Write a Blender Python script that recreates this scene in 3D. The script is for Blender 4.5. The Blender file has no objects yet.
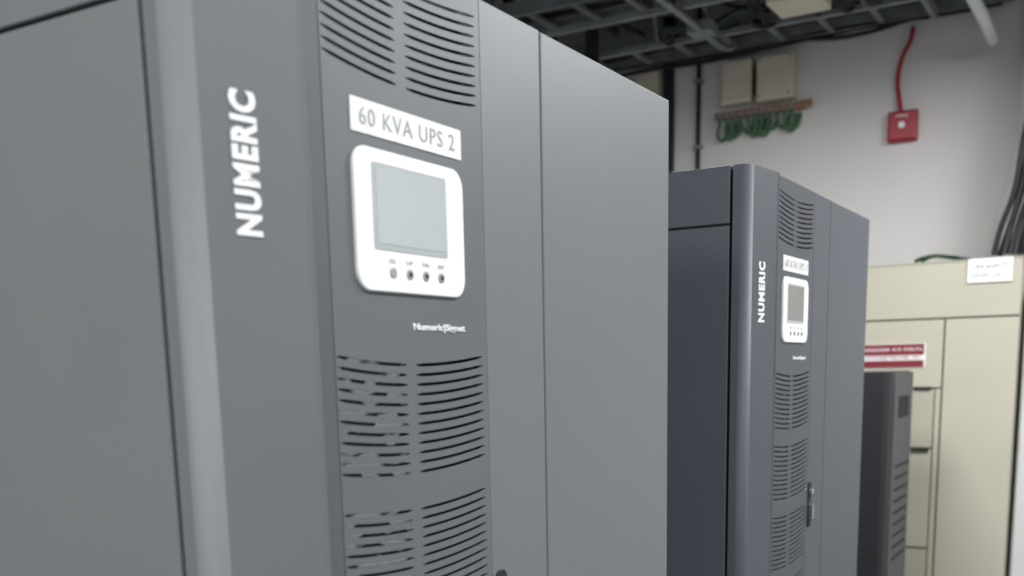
import bpy, bmesh, math, random
from mathutils import Vector, Matrix
random.seed(4)
S=bpy.context.scene
S.view_settings.view_transform='Standard'
S.view_settings.look='None'

# ------------------------------------------------------------ materials
def lin(c):
    return tuple(((v/255)/12.92 if v/255<=0.04045 else ((v/255+0.055)/1.055)**2.4) for v in c)+(1,)
def mat(name,rgb,rough=.5,metal=0,noise=0.0,scale=6,bump=0.0,bscale=400,emit=None,stretch=None):
    m=bpy.data.materials.new(name); m.use_nodes=True
    nt=m.node_tree; b=nt.nodes['Principled BSDF']
    c=lin(rgb)
    b.inputs['Base Color'].default_value=c
    b.inputs['Roughness'].default_value=rough
    b.inputs['Metallic'].default_value=metal
    tc=nt.nodes.new('ShaderNodeTexCoord')
    if noise:
        n=nt.nodes.new('ShaderNodeTexNoise'); n.inputs['Scale'].default_value=scale; n.inputs['Detail'].default_value=4
        nt.links.new(tc.outputs['Object'],n.inputs['Vector'])
        r=nt.nodes.new('ShaderNodeValToRGB')
        r.color_ramp.elements[0].position=.3; r.color_ramp.elements[1].position=.7
        r.color_ramp.elements[0].color=tuple(v*(1-noise) for v in c[:3])+(1,)
        r.color_ramp.elements[1].color=tuple(min(1,v*(1+noise)) for v in c[:3])+(1,)
        nt.links.new(n.outputs['Fac'],r.inputs['Fac']); nt.links.new(r.outputs['Color'],b.inputs['Base Color'])
    if bump:
        n=nt.nodes.new('ShaderNodeTexNoise'); n.inputs['Scale'].default_value=bscale
        nt.links.new(tc.outputs['Object'],n.inputs['Vector'])
        bp=nt.nodes.new('ShaderNodeBump'); bp.inputs['Strength'].default_value=bump; bp.inputs['Distance'].default_value=.001
        nt.links.new(n.outputs['Fac'],bp.inputs['Height']); nt.links.new(bp.outputs['Normal'],b.inputs['Normal'])
    if emit:
        b.inputs['Emission Color'].default_value=lin(emit[0]); b.inputs['Emission Strength'].default_value=emit[1]
    return m

M={}
M['a_side']=mat('a_side_paint',(114,118,119),.5,noise=.04,scale=3,bump=.15)
M['a_corner']=mat('a_corner_paint',(106,110,112),.6,noise=.03,scale=3,bump=.15)
M['a_band']=mat('a_band_paint',(103,107,110),.5,noise=.03,scale=4,bump=.15)
M['a_strip']=mat('a_strip_tone',(80,83,87),.6,noise=.03,bump=.15)  # darker tone on the slanted strip beside the band
M['a_face']=mat('a_face_paint',(97,101,105),.48,noise=.04,scale=4,bump=.15)
M['a_door']=mat('a_door_paint',(110,114,118),.48,noise=.03,scale=3,bump=.15)
M['b_side']=mat('b_side_paint_shaded',(79,83,91),.55,noise=.05,scale=3,bump=.15)  # second cabinet's colours all darkened to stand in for dimmer light
M['b_corner']=mat('b_corner_paint_shaded',(79,83,91),.6,noise=.05,scale=3,bump=.15)
M['b_band']=mat('b_band_paint_shaded',(78,82,89),.6,noise=.03,bump=.15)
M['b_strip']=mat('b_strip_shaded',(54,57,63),.5,noise=.03,bump=.15)
M['b_face']=mat('b_face_paint_shaded',(70,74,81),.5,noise=.04,bump=.15)
M['b_door']=mat('b_door_paint_shaded',(73,77,84),.5,noise=.03,bump=.15)
M['black']=mat('dark_interior',(22,23,25),.8,noise=.2)
M['seam']=mat('gasket_rubber',(28,29,31),.8,noise=.1)
M['white']=mat('white_plastic',(240,240,240),.35,noise=.005)
M['sticker']=mat('label_stock',(230,230,228),.5,noise=.06,scale=40)
M['letter']=mat('white_lettering',(240,240,240),.4,noise=.01)
M['greyletter']=mat('grey_lettering',(150,153,155),.5,noise=.08,scale=60)
M['lcd']=mat('lcd_glass',(184,190,191),.2,noise=.02,scale=10)
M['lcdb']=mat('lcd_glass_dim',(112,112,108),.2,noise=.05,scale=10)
M['lcdframe']=mat('lcd_frame',(174,180,182),.3,noise=.01)
M['chrome']=mat('chrome',(200,200,200),.2,1,noise=.03)
M['wall']=mat('wall_paint',(224,221,219),.85,noise=.02,scale=1.5,bump=.2,bscale=60)
M['wallg']=mat('wall_paint_grey',(175,177,179),.85,noise=.03,scale=1.5)
M['ceil']=mat('ceiling_slab',(46,48,49),.9,noise=.3,scale=2)
M['floor']=mat('floor_vinyl',(120,122,124),.5,noise=.08,scale=5)
M['beige']=mat('beige_enamel',(174,170,154),.5,noise=.03,scale=3,bump=.1)
M['beige2']=mat('beige_enamel_inset',(166,162,146),.5,noise=.03,scale=3)
M['cream']=mat('cream_box',(214,206,185),.55,noise=.04)
M['grout']=mat('panel_gap',(96,91,80),.8,noise=.05)
M['pale']=mat('pale_grey_enamel',(192,192,190),.5,noise=.03)
M['galv']=mat('galvanised_steel',(142,146,147),.5,.3,noise=.2,scale=12)
M['cab']=mat('cable_sheath',(26,28,30),.6,noise=.2,scale=10)
M['grcab']=mat('grey_cable',(98,101,102),.6,noise=.1)
M['red']=mat('red_plastic',(165,24,42),.4,noise=.05)
M['green']=mat('green_cable',(66,108,76),.5,noise=.15,scale=20)
M['dkgreen']=mat('dark_green_cable',(26,62,34),.5,noise=.15,scale=20)
M['copper']=mat('copper_bar',(168,124,96),.5,.3,noise=.2,scale=30)
M['maroon']=mat('maroon_print',(118,30,44),.5,noise=.05)
M['duct']=mat('grey_duct',(205,204,202),.6,noise=.04,scale=5)
M['darkcab']=mat('charcoal_enamel',(20,22,26),.55,noise=.05,bump=.1)
M['midgrey']=mat('mid_grey_enamel',(72,74,78),.5,noise=.05)
M['lamp']=mat('lamp_diffuser',(255,255,255),.5,emit=((252,254,255),2.5))

# ------------------------------------------------------------ helpers
def link(o,parent=None):
    S.collection.objects.link(o)
    if parent: o.parent=parent
    return o
def empty(name,loc=(0,0,0)):
    e=bpy.data.objects.new(name,None); e.location=loc; e.empty_display_size=.1
    S.collection.objects.link(e); return e
def meshobj(name,bm,m,parent=None,loc=(0,0,0),smooth=False):
    bmesh.ops.recalc_face_normals(bm,faces=bm.faces[:])
    me=bpy.data.meshes.new(name); bm.to_mesh(me); bm.free()
    for mm in (m if isinstance(m,(list,tuple)) else [m]): me.materials.append(mm)
    if smooth:
        for p in me.polygons: p.use_smooth=True
    o=bpy.data.objects.new(name,me); o.location=loc
    return link(o,parent)
def addbox(bm,x0,x1,y0,y1,z0,z1,mi=0):
    g=bmesh.ops.create_cube(bm,size=1)
    for v in g['verts']:
        v.co=Vector(((x0+x1)/2+v.co.x*(x1-x0),(y0+y1)/2+v.co.y*(y1-y0),(z0+z1)/2+v.co.z*(z1-z0)))
    fs=set()
    for v in g['verts']:
        for f_ in v.link_faces: fs.add(f_)
    for f_ in fs: f_.material_index=mi
def box(name,x0,x1,y0,y1,z0,z1,m,parent=None,bev=0.0,seg=2):
    bm=bmesh.new(); cx,cy,cz=(x0+x1)/2,(y0+y1)/2,(z0+z1)/2
    addbox(bm,x0-cx,x1-cx,y0-cy,y1-cy,z0-cz,z1-cz)
    if bev: bmesh.ops.bevel(bm,geom=bm.edges[:],offset=bev,segments=seg,affect='EDGES',profile=.5)
    return meshobj(name,bm,m,parent,(cx,cy,cz))
def prism(name,prof,z0,z1,m,parent=None,matidx=None,smooth=False):
    """closed plan profile (x,y) extruded in z"""
    bm=bmesh.new(); n=len(prof)
    a=[bm.verts.new((x,y,z0)) for x,y in prof]; b=[bm.verts.new((x,y,z1)) for x,y in prof]
    fs=[]
    for i in range(n):
        f_=bm.faces.new((a[i],a[(i+1)%n],b[(i+1)%n],b[i]))
        if matidx: f_.material_index=matidx[i]
    bm.faces.new(a[::-1]); bm.faces.new(b)
    return meshobj(name,bm,m,parent,smooth=smooth)
def rrect(name,y0,y1,z0,z1,x0,x1,r,m,parent=None,n=8,bev=.001):
    """rounded plate lying in the YZ plane, thickness x0..x1"""
    bm=bmesh.new(); pts=[]
    for cy,cz,a0 in ((y1-r,z1-r,0),(y0+r,z1-r,90),(y0+r,z0+r,180),(y1-r,z0+r,270)):
        for i in range(n+1):
            a=math.radians(a0+90*i/n); pts.append((cy+r*math.cos(a),cz+r*math.sin(a)))
    A=[bm.verts.new((x0,y,z)) for y,z in pts]; 
    cy,cz=(y0+y1)/2,(z0+z1)/2
    def ins(p,d): 
        return (p[0]-d*(1 if p[0]>cy else -1),p[1]-d*(1 if p[1]>cz else -1))
    B=[bm.verts.new((x1-bev,y,z)) for y,z in pts]
    Cc=[bm.verts.new((x1,)+ins(p,bev)) for p in pts]
    k=len(pts)
    for P,Q in ((A,B),(B,Cc)):
        for i in range(k): bm.faces.new((P[i],P[(i+1)%k],Q[(i+1)%k],Q[i]))
    bm.faces.new(A[::-1]); bm.faces.new(Cc)
    return meshobj(name,bm,m,parent)
def text(name,s,m,parent,fit,mode,x,bold=0.0,ext=.0006,sp=1.0):
    """fit=(y0,y1,z0,z1). mode 'h' reads along +Y, 'v' reads upward; 'b' on a -Y facing wall (fit = x0,x1,z0,z1; x = y plane)"""
    cu=bpy.data.curves.new(name+'_c','FONT'); cu.body=s; cu.size=1; cu.offset=bold; cu.extrude=.01; cu.resolution_u=3; cu.space_character=sp
    t=bpy.data.objects.new(name+'_t',cu); S.collection.objects.link(t)
    dg=bpy.context.evaluated_depsgraph_get(); dg.update()
    me=bpy.data.meshes.new_from_object(t.evaluated_get(dg))
    bpy.data.objects.remove(t)
    xs=[v.co.x for v in me.vertices]; ys=[v.co.y for v in me.vertices]
    ax,bx,ay,by=min(xs),max(xs),min(ys),max(ys)
    y0,y1,z0,z1=fit
    for v in me.vertices:
        u=(v.co.x-ax)/(bx-ax); w=(v.co.y-ay)/(by-ay); d=v.co.z/.01*ext
        if mode=='h': v.co=Vector((x+d,y0+u*(y1-y0),z0+w*(z1-z0)))
        elif mode=='v': v.co=Vector((x+d,y1-w*(y1-y0),z0+u*(z1-z0)))
        else: v.co=Vector((y0+u*(y1-y0),x-d,z0+w*(z1-z0)))
    me.materials.clear(); me.materials.append(m)
    o=bpy.data.objects.new(name,me); return link(o,parent)
def tube(name,pts,r,m,parent=None,res=4):
    cu=bpy.data.curves.new(name+'_c','CURVE'); cu.dimensions='3D'; cu.bevel_depth=r; cu.bevel_resolution=res; cu.use_fill_caps=True
    lists=pts if isinstance(pts[0][0],(tuple,list)) else [pts]
    for L in lists:
        sp=cu.splines.new('BEZIER'); sp.bezier_points.add(len(L)-1)
        for p,q in zip(sp.bezier_points,L):
            p.co=q; p.handle_left_type=p.handle_right_type='AUTO'
    t=bpy.data.objects.new(name+'_t',cu); S.collection.objects.link(t)
    dg=bpy.context.evaluated_depsgraph_get(); dg.update()
    me=bpy.data.meshes.new_from_object(t.evaluated_get(dg)); bpy.data.objects.remove(t)
    me.materials.clear(); me.materials.append(m)
    for p in me.polygons: p.use_smooth=True
    o=bpy.data.objects.new(name,me); return link(o,parent)

# ------------------------------------------------------------ room
YW=5.954
box('floor',-3.6,2.6,-2.6,YW,-.1,0,M['floor'])
box('ceiling',-3.6,2.6,-2.6,YW+.1,3.75,3.85,M['ceil'])
box('wall_back',-3.6,2.6,YW,YW+.1,0,3.75,M['wall'])
box('wall_left',-3.7,-3.6,-2.6,YW+.1,0,3.75,M['wallg'])
box('wall_right',2.6,2.7,-2.6,YW+.1,0,3.75,M['wallg'])
box('wall_front',-3.6,2.6,-2.7,-2.6,0,3.75,M['wallg'])

# ------------------------------------------------------------ UPS cabinets
PITCH=.01045; SLOT=.0035
def sag(y,ya,yb):
    c=(ya+yb)/2; h=(yb-ya)/2
    return -.010*(1-((y-c)/h)**2)
def vent_panel(P,p,zo,zbot,ztop):
    y0,y1=.168,.445
    cols=[(.170,.284),(.301,.435)]
    banks=[]   # list of slot top z
    for zt,n in ((1.792,10),(1.418,12),(1.262,12),(1.105,12),(.950,12)):
        banks+=[zt-i*PITCH for i in range(n)]
    banks=sorted([b+zo for b in banks])
    bm=bmesh.new()
    def quad(ya,yb,za0,za1,zb0,zb1):
        v=[bm.verts.new((0,ya,za0)),bm.verts.new((0,yb,zb0)),bm.verts.new((0,yb,zb1)),bm.verts.new((0,ya,za1))]
        bm.faces.new(v)
    for a,b in ((y0,cols[0][0]),(cols[0][1],cols[1][0]),(cols[1][1],y1)): quad(a,b,zbot,ztop,zbot,ztop)
    N=12
    for a,b in cols:
        for j in range(N):
            ya=a+(b-a)*j/N; yb=a+(b-a)*(j+1)/N
            sa=sag(ya,.165,.445); sb=sag(yb,.165,.445)
            ka=.35 if j==0 else 1; kb=.35 if j==N-1 else 1   # slots taper at their ends
            la,lb=zbot,zbot
            for t in banks:
                ma=t-SLOT/2+sa; mb=t-SLOT/2+sb
                quad(ya,yb,la,ma-SLOT/2*ka,lb,mb-SLOT/2*kb); la,lb=ma+SLOT/2*ka,mb+SLOT/2*kb
            quad(ya,yb,la,ztop,lb,ztop)
    bmesh.ops.remove_doubles(bm,verts=bm.verts[:],dist=1e-5)
    for f_ in bm.faces:
        if f_.normal.x<0: f_.normal_flip()
    # thickness
    g=bmesh.ops.extrude_face_region(bm,geom=bm.faces[:])
    for v in g['geom']:
        if isinstance(v,bmesh.types.BMVert): v.co.x-=.002
    return meshobj('vented_door_panel',bm,M[p+'face'],P)

# vent backing, louvre glints painted in as light flecks
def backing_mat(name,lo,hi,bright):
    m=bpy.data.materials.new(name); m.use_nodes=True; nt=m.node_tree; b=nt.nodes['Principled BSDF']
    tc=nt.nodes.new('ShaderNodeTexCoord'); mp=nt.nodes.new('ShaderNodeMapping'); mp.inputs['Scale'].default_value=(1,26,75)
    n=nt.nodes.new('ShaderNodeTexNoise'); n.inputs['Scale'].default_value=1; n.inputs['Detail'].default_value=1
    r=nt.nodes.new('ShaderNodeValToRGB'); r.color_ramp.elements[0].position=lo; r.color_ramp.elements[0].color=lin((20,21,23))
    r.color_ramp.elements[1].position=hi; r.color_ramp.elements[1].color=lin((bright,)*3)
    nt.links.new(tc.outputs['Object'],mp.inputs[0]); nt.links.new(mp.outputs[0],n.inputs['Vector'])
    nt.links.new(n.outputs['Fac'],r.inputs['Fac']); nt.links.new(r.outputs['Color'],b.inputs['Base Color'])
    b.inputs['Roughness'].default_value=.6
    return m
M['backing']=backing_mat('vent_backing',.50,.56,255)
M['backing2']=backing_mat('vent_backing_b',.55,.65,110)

def ups(p,loc,zo,label,lcd,T):
    P=empty('ups_cabinet',loc)
    D=-.80; W=1.007; ZB=.10; XS=-.0445
    # inner carcass
    box('carcass',D+.004,XS-.003,.004,W-.004,ZB,T-.004,M['black'],P)
    box('plinth',D+.02,-.03,.02,W-.02,0,ZB,M['seam'],P,bev=.003)
    # side panels with seam under the top band
    zs=1.706+zo
    for nm,ya,yb in (('left_side_panel',-.0,.006),('right_side_panel',W-.006,W)):
        box(nm,D,XS-.003,ya,yb,ZB,zs-.002,M[p+'side'],P,bev=.0015)
        box(nm+'_top_band',D,XS-.003,ya,yb,zs+.0025,T-.002,M[p+'side'],P,bev=.0015)
    box('back_panel',D-.003,D+.005,.002,W-.002,ZB,T-.002,M[p+'side'],P,bev=.001)
    box('top_panel',D,XS-.002,.0,W,T-.003,T,M[p+'side'],P,bev=.001)
    # front left fascia: plan profile with soft corner
    XE=XS+.0035
    prof=[(XE,.0)]
    R_=.020
    for i in range(9):
        a=math.radians(90*i/8)
        prof.append((-.006-R_+R_*math.sin(a), R_-R_*math.cos(a)))
    prof+=[(.008,.130),(.010,.134),(.0085,.137),(.0,.1665),(-.03,.1665),(XE,.15)]
    n=len(prof)
    mi=[0]*n
    for i in range(n):
        a,b=prof[i],prof[(i+1)%n]
        if a[1]>=R_-.001 and b[1]<=.1345 and b[1]>a[1]: mi[i]=1
        if a[1]>=.134 and a[0]>=0: mi[i]=2
    o=prism('corner_fascia',prof,ZB+.01,T,[M[p+'corner'],M[p+'band'],M[p+'strip']],P,mi)
    for pl in o.data.polygons[1:9]: pl.use_smooth=True
    # centre door
    vent_panel(P,p,zo,ZB+.01,T)
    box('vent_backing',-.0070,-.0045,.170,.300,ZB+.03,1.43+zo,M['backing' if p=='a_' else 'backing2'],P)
    box('vent_backing_right',-.030,-.026,.300,.442,ZB+.03,1.43+zo,M['black'],P)
    box('vent_backing_upper',-.030,-.026,.170,.442,1.64+zo,1.80+zo,M['black'],P)
    box('door_edge_panel',-.03,.0004,.4455,.5845,ZB+.01,T,M[p+'door'],P,bev=.001)
    box('seam_gasket',-.04,-.006,.5845,.5895,ZB+.01,T-.002,M['seam'],P)
    box('service_door',-.047,.0,.5895,W,ZB+.01,T,M[p+'door'],P,bev=.002)
    # LCD module
    dy=-.004; dz=zo+.002
    rrect('lcd_bezel',.209+dy,.401+dy,1.478+dz,1.616+dz,0,.004,.020,M['white'],P)
    rrect('lcd_frame',.236+dy,.366+dy,1.519+dz,1.603+dz,.004,.0046,.003,M['lcdframe'],P,bev=.0003)
    rrect('lcd_screen',.242+dy,.362+dy,1.525+dz,1.599+dz,.0046,.0050,.002,lcd,P,bev=.0002)
    for i in range(4):
        yy=.260+i*.029+dy
        rrect('key_%d'%(i+1),yy,yy+.011,1.4925+dz,1.5025+dz,.004,.0052,.0045,M['greyletter'],P,n=4,bev=.0005)
        text('key_mark_%d'%(i+1),('ESC','UP','DN','ENT')[i],M['greyletter'],P,(yy,yy+.011,1.507+dz,1.511+dz),'h',.0042,ext=.0002)
        if i: rrect('key_dot_%d'%i,yy+.003,yy+.008,1.495+dz,1.500+dz,.0052,.0056,.002,M['black'],P,n=3,bev=.0002)
    # rating label
    rrect('rating_label',.207,.400,1.630+zo,1.662+zo,0,.0012,.001,M['sticker'],P,bev=.0003)
    text('rating_text',label,M['greyletter'],P,(.220,.386,1.638+zo,1.6545+zo),'h',.0014,bold=-.002,ext=.0003,sp=1.15)
    text('badge_text','Numeric|Signet',M['letter'],P,(.298,.398,1.441+zo,1.4505+zo),'h',.0006,bold=.02,ext=.0005)
    # vertical wordmark on the slightly raked band
    t=text('wordmark','NUMERIC',M['letter'],P,(.049,.077,1.518+zo,1.637+zo),'v',0,bold=.05,ext=.0003,sp=1.14)
    for v in t.data.vertices:
        v.co.x+= -.006+(v.co.y-.020)*(.016/.114)+.0004
    # swing handle
    h=zo-.012
    rrect('handle_recess',.452,.476,1.055+h,1.165+h,.0004,.003,.008,M['seam'],P)
    rrect('handle_lever',.456,.470,1.070+h,1.115+h,.003,.014,.006,M['chrome'],P,bev=.003)
    bm=bmesh.new(); bmesh.ops.create_cone(bm,segments=20,radius1=.007,radius2=.006,depth=.008,cap_ends=True,matrix=Matrix.Translation((.006,.464,1.142+h))@Matrix.Rotation(math.pi/2,4,'Y'))
    meshobj('key_lock',bm,M['chrome'],P)
    return P
XF=-.674
ups('a_',(XF,.635,0),0,'60 KVA UPS 2',M['lcd'],1.811)
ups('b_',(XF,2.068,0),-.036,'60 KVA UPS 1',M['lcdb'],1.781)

# ------------------------------------------------------------ small dark tower cabinet
P=empty('battery_cabinet',(0,0,0))
prism('body',[(-1.45,4.50),(-.905,4.50),(-.888,4.506),(-.884,4.525),(-.884,4.58),(-1.45,4.58)],.03,1.355,M['darkcab'],P)
box('rear_body',-1.45,-.895,4.58,5.00,.03,1.355,M['darkcab'],P,bev=.004)
box('front_frame',-.8945,-.880,4.60,4.99,.05,1.350,M['midgrey'],P,bev=.003)
for k in range(9):
    box('louvre_%d'%(k+1),-.8798,-.877,4.66,4.94,.55+k*.05,.56+k*.05,M['seam'],P)
box('display_strip',-.8798,-.876,4.69,4.90,1.16,1.25,M['seam'],P,bev=.002)
box('base',-1.43,-.91,4.55,4.98,0,.03,M['seam'],P)

# ------------------------------------------------------------ beige switchgear
YB=5.354; YE=5.58
P=empty('switchgear_cabinet',(0,0,0))
box('carcass',-2.3,-.50,YB+.012,YE,.0,1.842,M['grout'],P)
box('top_cover',-2.31,-.497,YB-.004,YE,1.842,1.849,M['beige'],P,bev=.002)
box('header_panel',-2.3,-.50,YB,YB+.012,1.592,1.841,M['beige'],P,bev=.003)
box('right_door',-.811,-.50,YB,YB+.012,.08,1.584,M['beige'],P,bev=.003)
box('right_side',-.502,-.497,YB+.012,YE,.0,1.842,M['beige'],P)
box('mid_upper_panel',-1.19,-.819,YB,YB+.012,1.27,1.584,M['beige'],P,bev=.003)
box('mid_stile',-.842,-.819,YB,YB+.012,.08,1.264,M['beige'],P,bev=.002)
box('mid_sub_panel_1',-1.19,-.848,YB+.003,YB+.012,.985,1.262,M['beige2'],P,bev=.003)
box('mid_sub_panel_2',-1.19,-.848,YB+.003,YB+.012,.50,.975,M['beige'],P,bev=.003)
box('mid_sub_panel_3',-1.19,-.848,YB+.003,YB+.012,.08,.49,M['beige2'],P,bev=.003)
box('left_door',-2.3,-1.20,YB,YB+.012,.08,1.584,M['beige'],P,bev=.003)
box('base_channel',-2.3,-.50,YB+.005,YB+.012,.0,.075,M['seam'],P)
box('latch_1',-.94,-.86,YB-.010,YB+.003,1.262,1.274,M['seam'],P,bev=.002)
box('latch_2',-.94,-.86,YB-.010,YB+.003,.967,.978,M['seam'],P,bev=.002)
# signs
P2=empty('warning_label',(0,0,0)); P2.parent=P
box('label_base',-1.185,-.894,YB-.004,YB-.0002,1.366,1.478,M['sticker'],P2)
box('label_band_1',-1.185,-.90,YB-.0055,YB-.0042,1.424,1.476,M['maroon'],P2)
box('label_band_2',-1.185,-.90,YB-.0055,YB-.0042,1.368,1.400,M['maroon'],P2)
text('label_text','DANGER 415 VOLTS',M['letter'],P2,(-1.17,-.91,1.444,1.458),'b',YB-.006,ext=.0005)
text('label_text_2','AUTHORISED PERSONNEL ONLY',M['maroon'],P2,(-1.17,-.91,1.406,1.420),'b',YB-.0045,bold=.01,ext=.0005)
P3=empty('notice_sign',(0,0,0)); P3.parent=P
box('plate',-.727,-.538,YB-.010,YB-.0042,1.742,1.848,M['sticker'],P3,bev=.001)
text('notice_text','UPS INPUT',M['greyletter'],P3,(-.71,-.56,1.80,1.822),'b',YB-.0115,bold=.01,ext=.0004)
text('notice_text_2','PANEL No. 1',M['greyletter'],P3,(-.71,-.56,1.765,1.783),'b',YB-.0115,ext=.0004)

# adjacent pale cabinet to the right
P=empty('distribution_cabinet',(0,0,0))
box('body',-.478,.30,YB+.03,YE,0,1.70,M['pale'],P,bev=.006)
box('door_1',-.470,-.10,YB+.01,YB+.0295,.08,1.68,M['pale'],P,bev=.004)
box('door_2',-.09,.29,YB+.01,YB+.0295,.08,1.68,M['pale'],P,bev=.004)
box('handle',-.14,-.12,YB-.015,YB+.0095,.9,1.05,M['seam'],P,bev=.004)

# green cables on top of switchgear
tube('green_cable_coil',[[( -.97,5.42,1.861),(-.93,5.40,1.872),(-.87,5.41,1.878),(-.80,5.44,1.866),(-.74,5.52,1.861)],
  [(-.95,5.45,1.861),(-.90,5.44,1.880),(-.83,5.42,1.872),(-.78,5.40,1.863)]],.009,M['dkgreen'])

# ------------------------------------------------------------ wall things
P=empty('junction_box',(0,0,0))
Yj=YW-.001
box('box_left',-2.105,-1.935,YW-.09,Yj,2.80,3.025,M['cream'],P,bev=.006)
box('box_right',-1.905,-1.705,YW-.10,Yj,2.79,3.015,M['cream'],P,bev=.006)
box('cover_left',-2.095,-1.945,YW-.096,YW-.089,2.812,3.015,M['cream'],P,bev=.004)
box('cover_right',-1.895,-1.715,YW-.106,YW-.099,2.802,3.005,M['cream'],P,bev=.004)
for i,(x,z) in enumerate([(-1.885,2.812),(-1.725,2.812),(-1.885,2.995),(-1.725,2.995)]):
    box('screw_%d'%(i+1),x-.006,x+.006,YW-.11,YW-.105,z-.006,z+.006,M['galv'],P,bev=.002)
box('gland_plate',-1.933,-1.907,YW-.06,Yj,2.83,2.98,M['seam'],P)
P=empty('earth_busbar',(0,0,0))
box('bar',-2.15,-1.61,YW-.060,YW-.050,2.735,2.772,M['copper'],P,bev=.002)
box('standoff_1',-2.12,-2.09,YW-.05,Yj,2.74,2.768,M['maroon'],P,bev=.003)
box('standoff_2',-1.69,-1.66,YW-.05,Yj,2.74,2.768,M['maroon'],P,bev=.003)
cabs=[]
for i in range(11):
    x=-2.12+i*.040
    bx=x+random.uniform(-.02,.02); lo=random.uniform(2.640,2.675)
    box('lug_%d'%(i+1),x-.010,x+.010,YW-.068,YW-.060,2.722,2.768,M['galv'],P,bev=.002)
    cabs.append([(x,YW-.064,2.735),(x+.003,YW-.066,2.71),(bx,YW-.05,lo),(bx+.02,YW-.03,lo-.015),(bx+.04,YW-.02,lo+.02),(bx+.045,YW-.02,2.72)])
tube('earth_cables',cabs,.0095,M['green'],P)

P=empty('fire_alarm_call_point',(0,0,0))
box('back_box',-1.225,-1.080,YW-.045,Yj,2.505,2.655,M['red'],P,bev=.008)
box('front_cover',-1.219,-1.086,YW-.058,YW-.044,2.512,2.648,M['red'],P,bev=.006)
bm=bmesh.new(); bmesh.ops.create_cone(bm,segments=32,radius1=.017,radius2=.015,depth=.008,cap_ends=True,matrix=Matrix.Translation((-1.152,YW-.062,2.582))@Matrix.Rotation(math.pi/2,4,'X'))
meshobj('press_disc',bm,M['white'],P)
text('label','FIRE',M['letter'],P,(-1.18,-1.124,2.62,2.633),'b',YW-.0585,ext=.0005)
tube('alarm_cable',[(-1.165,YW-.03,2.655),(-1.175,YW-.03,2.72),(-1.185,YW-.03,2.80),(-1.165,YW-.03,2.92),(-1.130,YW-.03,2.99),(-1.12,YW-.03,3.05)],.011,M['red'],P)

P=empty('conduit_pipes',(0,0,0))
tube('pipe',[(-2.26,YW-.022,0.02),(-2.26,YW-.022,2.5),(-2.255,YW-.022,3.7)],.013,M['cab'],P)
tube('pipe_dark',[[(-2.42,YW-.022,.02),(-2.42,YW-.022,2.6),(-2.42,YW-.022,3.7)],[(-2.46,YW-.022,.02),(-2.46,YW-.022,2.6),(-2.45,YW-.022,3.7)]],.016,M['cab'],P)
for z in (2.2,2.6,2.95): box('saddle_%d'%int(z*10),-2.285,-2.235,YW-.038,Yj,z,z+.02,M['galv'],P,bev=.002)

# big curved duct and cables at the right end of the wall
tube('ventilation_duct',[(-.42,YW-.18,3.7),(-.42,YW-.18,3.1),(-.43,YW-.18,2.7),(-.46,YW-.18,2.3),(-.52,YW-.18,2.02),(-.56,YW-.18,1.7),(-.56,YW-.18,.02)],.16,M['duct'],res=10)
cb2=[]
for i in range(11):
    j=lambda a: random.uniform(-a,a)
    cb2.append([(-.40+i*.018,5.42+j(.03),3.6),(-.470+i*.018+j(.01),5.42+j(.03),2.8),(-.520+i*.018+j(.015),5.42+j(.03),2.38),(-.565+i*.019+j(.012),5.43+j(.03),2.14),(-.605+i*.022+j(.01),5.45,1.98),(-.635+i*.023,5.46+j(.03),1.868)])
tube('power_cable_bundle',cb2,.013,M['cab'])

# ------------------------------------------------------------ overhead ladder trays
P=empty('cable_tray',(0,0,0))
def ladder_x(nm,y0,y1,x0,x1,z,step=.18):
    bm=bmesh.new()
    for y in (y0,y1): 
        addbox(bm,x0,x1,y-.004,y+.004,z,z+.07); addbox(bm,x0,x1,y-.012,y+.012,z-.002,z+.003)
    x=x0+.05
    while x<x1:
        addbox(bm,x-.016,x+.016,y0,y1,z+.004,z+.02); x+=step
    return meshobj(nm,bm,M['galv'],P)
def ladder_y(nm,x0,x1,y0,y1,z,step=.18):
    bm=bmesh.new()
    for x in (x0,x1):
        addbox(bm,x-.004,x+.004,y0,y1,z,z+.07); addbox(bm,x-.012,x+.012,y0,y1,z-.002,z+.003)
    y=y0+.05
    while y<y1:
        addbox(bm,x0,x1,y-.016,y+.016,z+.004,z+.02); y+=step
    return meshobj(nm,bm,M['galv'],P)
ladder_x('ladder_1',5.50,5.82,-3.3,-.65,3.06,.25)
ladder_x('ladder_2',4.85,5.20,-3.3,-.65,3.12,.25)
ladder_x('ladder_3',4.20,4.50,-3.3,-.65,3.20)
ladder_y('ladder_4',-1.75,-1.40,2.6,5.82,3.30,.25)
ladder_y('ladder_5',-2.70,-2.30,2.6,5.82,3.24,.25)
ladder_y('ladder_6',-1.15,-.90,2.6,5.82,3.42,.25)
bm=bmesh.new()
for y in (4.3,4.95,5.45):
    for x in (-3.0,-2.1,-1.2,-.7):
        addbox(bm,x-.008,x+.008,y-.008,y+.008,3.05,3.75)
    addbox(bm,-3.3,-.65,y-.02,y+.02,3.03,3.055)
meshobj('hangers',bm,M['galv'],P)
cl=[];cl2=[];cl3=[]
for k in range(13):
    y=5.53+k*.021
    cl.append([(x,y+random.uniform(-.012,.012),3.105+random.uniform(0,.03)) for x in (-3.3,-2.7,-2.1,-1.5,-.9,-.68)])
for k in range(12):
    y=4.88+k*.026
    (cl if k%3 else cl2).append([(x,y+random.uniform(-.012,.012),3.165+random.uniform(0,.03)) for x in (-3.3,-2.7,-2.1,-1.5,-.9,-.68)])
for k in range(12):
    x=-1.73+k*.027
    (cl if k%2 else cl2).append([(x+random.uniform(-.015,.015),y,3.345+random.uniform(0,.03)) for y in (2.6,3.3,4.0,4.7,5.3,5.81)])
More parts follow.
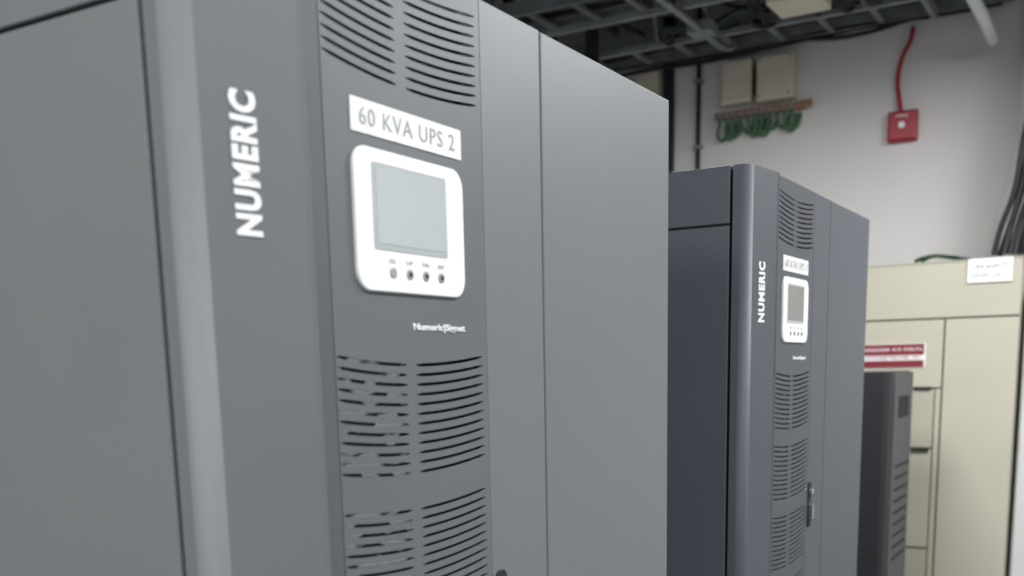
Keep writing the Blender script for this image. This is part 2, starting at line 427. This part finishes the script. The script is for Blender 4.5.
for k in range(12):
    x=-2.67+k*.03
    (cl if k%3 else cl2).append([(x+random.uniform(-.015,.015),y,3.285+random.uniform(0,.03)) for y in (2.6,3.3,4.0,4.7,5.3,5.81)])
# loose drooping cables between the trays
for k in range(12):
    x=-2.3+k*.13; d=random.uniform(.02,.09)
    (cl if k%3 else cl2).append([(x,4.9,3.16),(x+random.uniform(-.1,.1),5.15,3.11),(x+random.uniform(-.12,.12),5.35,3.05-d*.4),(x+random.uniform(-.1,.1),5.52,3.10)])
for k in range(7):
    x=-2.5+k*.27
    cl.append([(x,5.25,3.70),(x+.05,5.28,3.4),(x+random.uniform(-.1,.2),5.30,3.2),(x+random.uniform(0,.3),5.5,3.12)])
# cables lying beside the outer rail, sagging a little
for k in range(3):
    cl.append([(x,5.835-k*.008,3.045+random.uniform(-.02,.03)) for x in (-3.3,-2.9,-2.5,-2.2,-1.8,-1.4,-1.0,-.70)])
tube('tray_cables',cl,.011,M['cab'],P,res=2)
tube('tray_cables_grey',cl2,.011,M['grcab'],P,res=2)
tube('tray_cables_green',[[(-2.2,5.3,3.08),(-2.0,5.33,3.05),(-1.8,5.3,3.09),(-1.5,5.32,3.06),(-1.2,5.3,3.09)]],.012,M['dkgreen'],P,res=2)
tube('conduits',[[(-3.3,5.33,3.50),(-.66,5.33,3.50)],[(-3.3,5.40,3.55),(-.66,5.40,3.55)],[(-3.3,4.70,3.45),(-.66,4.70,3.45)],
  [(-1.98,3.4,3.012),(-1.98,5.0,3.012),(-1.98,5.60,3.012),(-1.98,5.70,3.04)],[(-.98,3.4,3.012),(-.98,5.0,3.012),(-.98,5.70,3.012)]],.016,M['galv'],P)
box('pull_box',-2.04,-1.92,5.18,5.30,2.99,3.045,M['galv'],P,bev=.004)
# ceiling mounted trunking box & drop conduit
box('trunking_box',-1.50,-1.28,4.72,4.95,2.905,3.028,M['cream'],P,bev=.006)
tube('drop_conduit',[(-.80,4.8,3.05),(-.785,5.15,3.00),(-.74,5.50,2.92),(-.725,5.76,2.885)],.028,M['white'],P)
# floor-to-ceiling support frame carrying the trays
for i,x in enumerate((-2.62,-2.86,-3.12)):
    box('support_upright_%d'%(i+1),x-.03,x+.03,5.30,5.345,0,3.74,M['seam'],P,bev=.004)
box('support_rail_1',-3.2,-2.55,5.29,5.30,2.85,2.90,M['galv'],P)
box('support_rail_2',-3.2,-2.55,5.29,5.30,3.20,3.25,M['galv'],P)
P=empty('control_box',(0,0,0))
box('enclosure',-2.64,-2.49,YW-.05,Yj,2.90,3.17,M['cream'],P,bev=.006)
box('lid',-2.63,-2.50,YW-.056,YW-.049,2.91,3.16,M['cream'],P,bev=.004)

# ------------------------------------------------------------ lighting: ceiling luminaires
def luminaire(x,y,w,l,power,z=3.2):
    P=empty('ceiling_light',(x,y,z))
    box('housing',-w/2-.02,w/2+.02,-l/2-.02,l/2+.02,.0,.06,M['pale'],P,bev=.004)
    box('diffuser',-w/2,w/2,-l/2,l/2,-.008,-.0005,M['lamp'],P)
    tube('suspension',[[(0,-l*.4,.06),(0,-l*.4,.3),(0,-l*.4,3.75-z)],[(0,l*.4,.06),(0,l*.4,.3),(0,l*.4,3.75-z)]],.004,M['galv'],P)
    L=bpy.data.lights.new('lamp','AREA'); L.shape='RECTANGLE'; L.size=w; L.size_y=l; L.energy=power; L.color=(.99,1,1)
    o=bpy.data.objects.new('lamp',L); o.location=(0,0,-.02); link(o,P)
luminaire(.9,-.9,.6,1.2,73)
luminaire(.9,1.2,.6,1.2,46)
luminaire(.5,3.7,.6,1.2,94,z=2.95)
luminaire(-1.3,3.5,.6,1.0,63,z=2.85)  # unseen fixture, added to brighten the rear wall
luminaire(-1.0,-1.4,.6,1.2,59)
W=bpy.data.worlds.new('world'); S.world=W; W.use_nodes=True
W.node_tree.nodes['Background'].inputs[0].default_value=(.8,.85,.9,1); W.node_tree.nodes['Background'].inputs[1].default_value=.3

# ------------------------------------------------------------ camera
f=1050.0; yc=557.6
def cd(u,v): return Vector(((u-512)/f,-(v-yc)/f,-1))
Y=cd(1145,355).normalized(); Z=(-cd(640,6400)).normalized()
X=Y.cross(Z).normalized(); Z=X.cross(Y).normalized()
Rm=Matrix((X,Y,Z))
cam=bpy.data.cameras.new('camera'); co=bpy.data.objects.new('camera',cam); S.collection.objects.link(co)
co.matrix_world=Matrix.Translation((0,0,1.4))@Rm.to_4x4()
cam.sensor_width=36; cam.sensor_fit='HORIZONTAL'; cam.lens=f/1024*36
cam.shift_y=(yc-288)/1024; cam.clip_start=.02
cam.dof.use_dof=True; cam.dof.focus_distance=1.6; cam.dof.aperture_fstop=4.5
S.camera=co
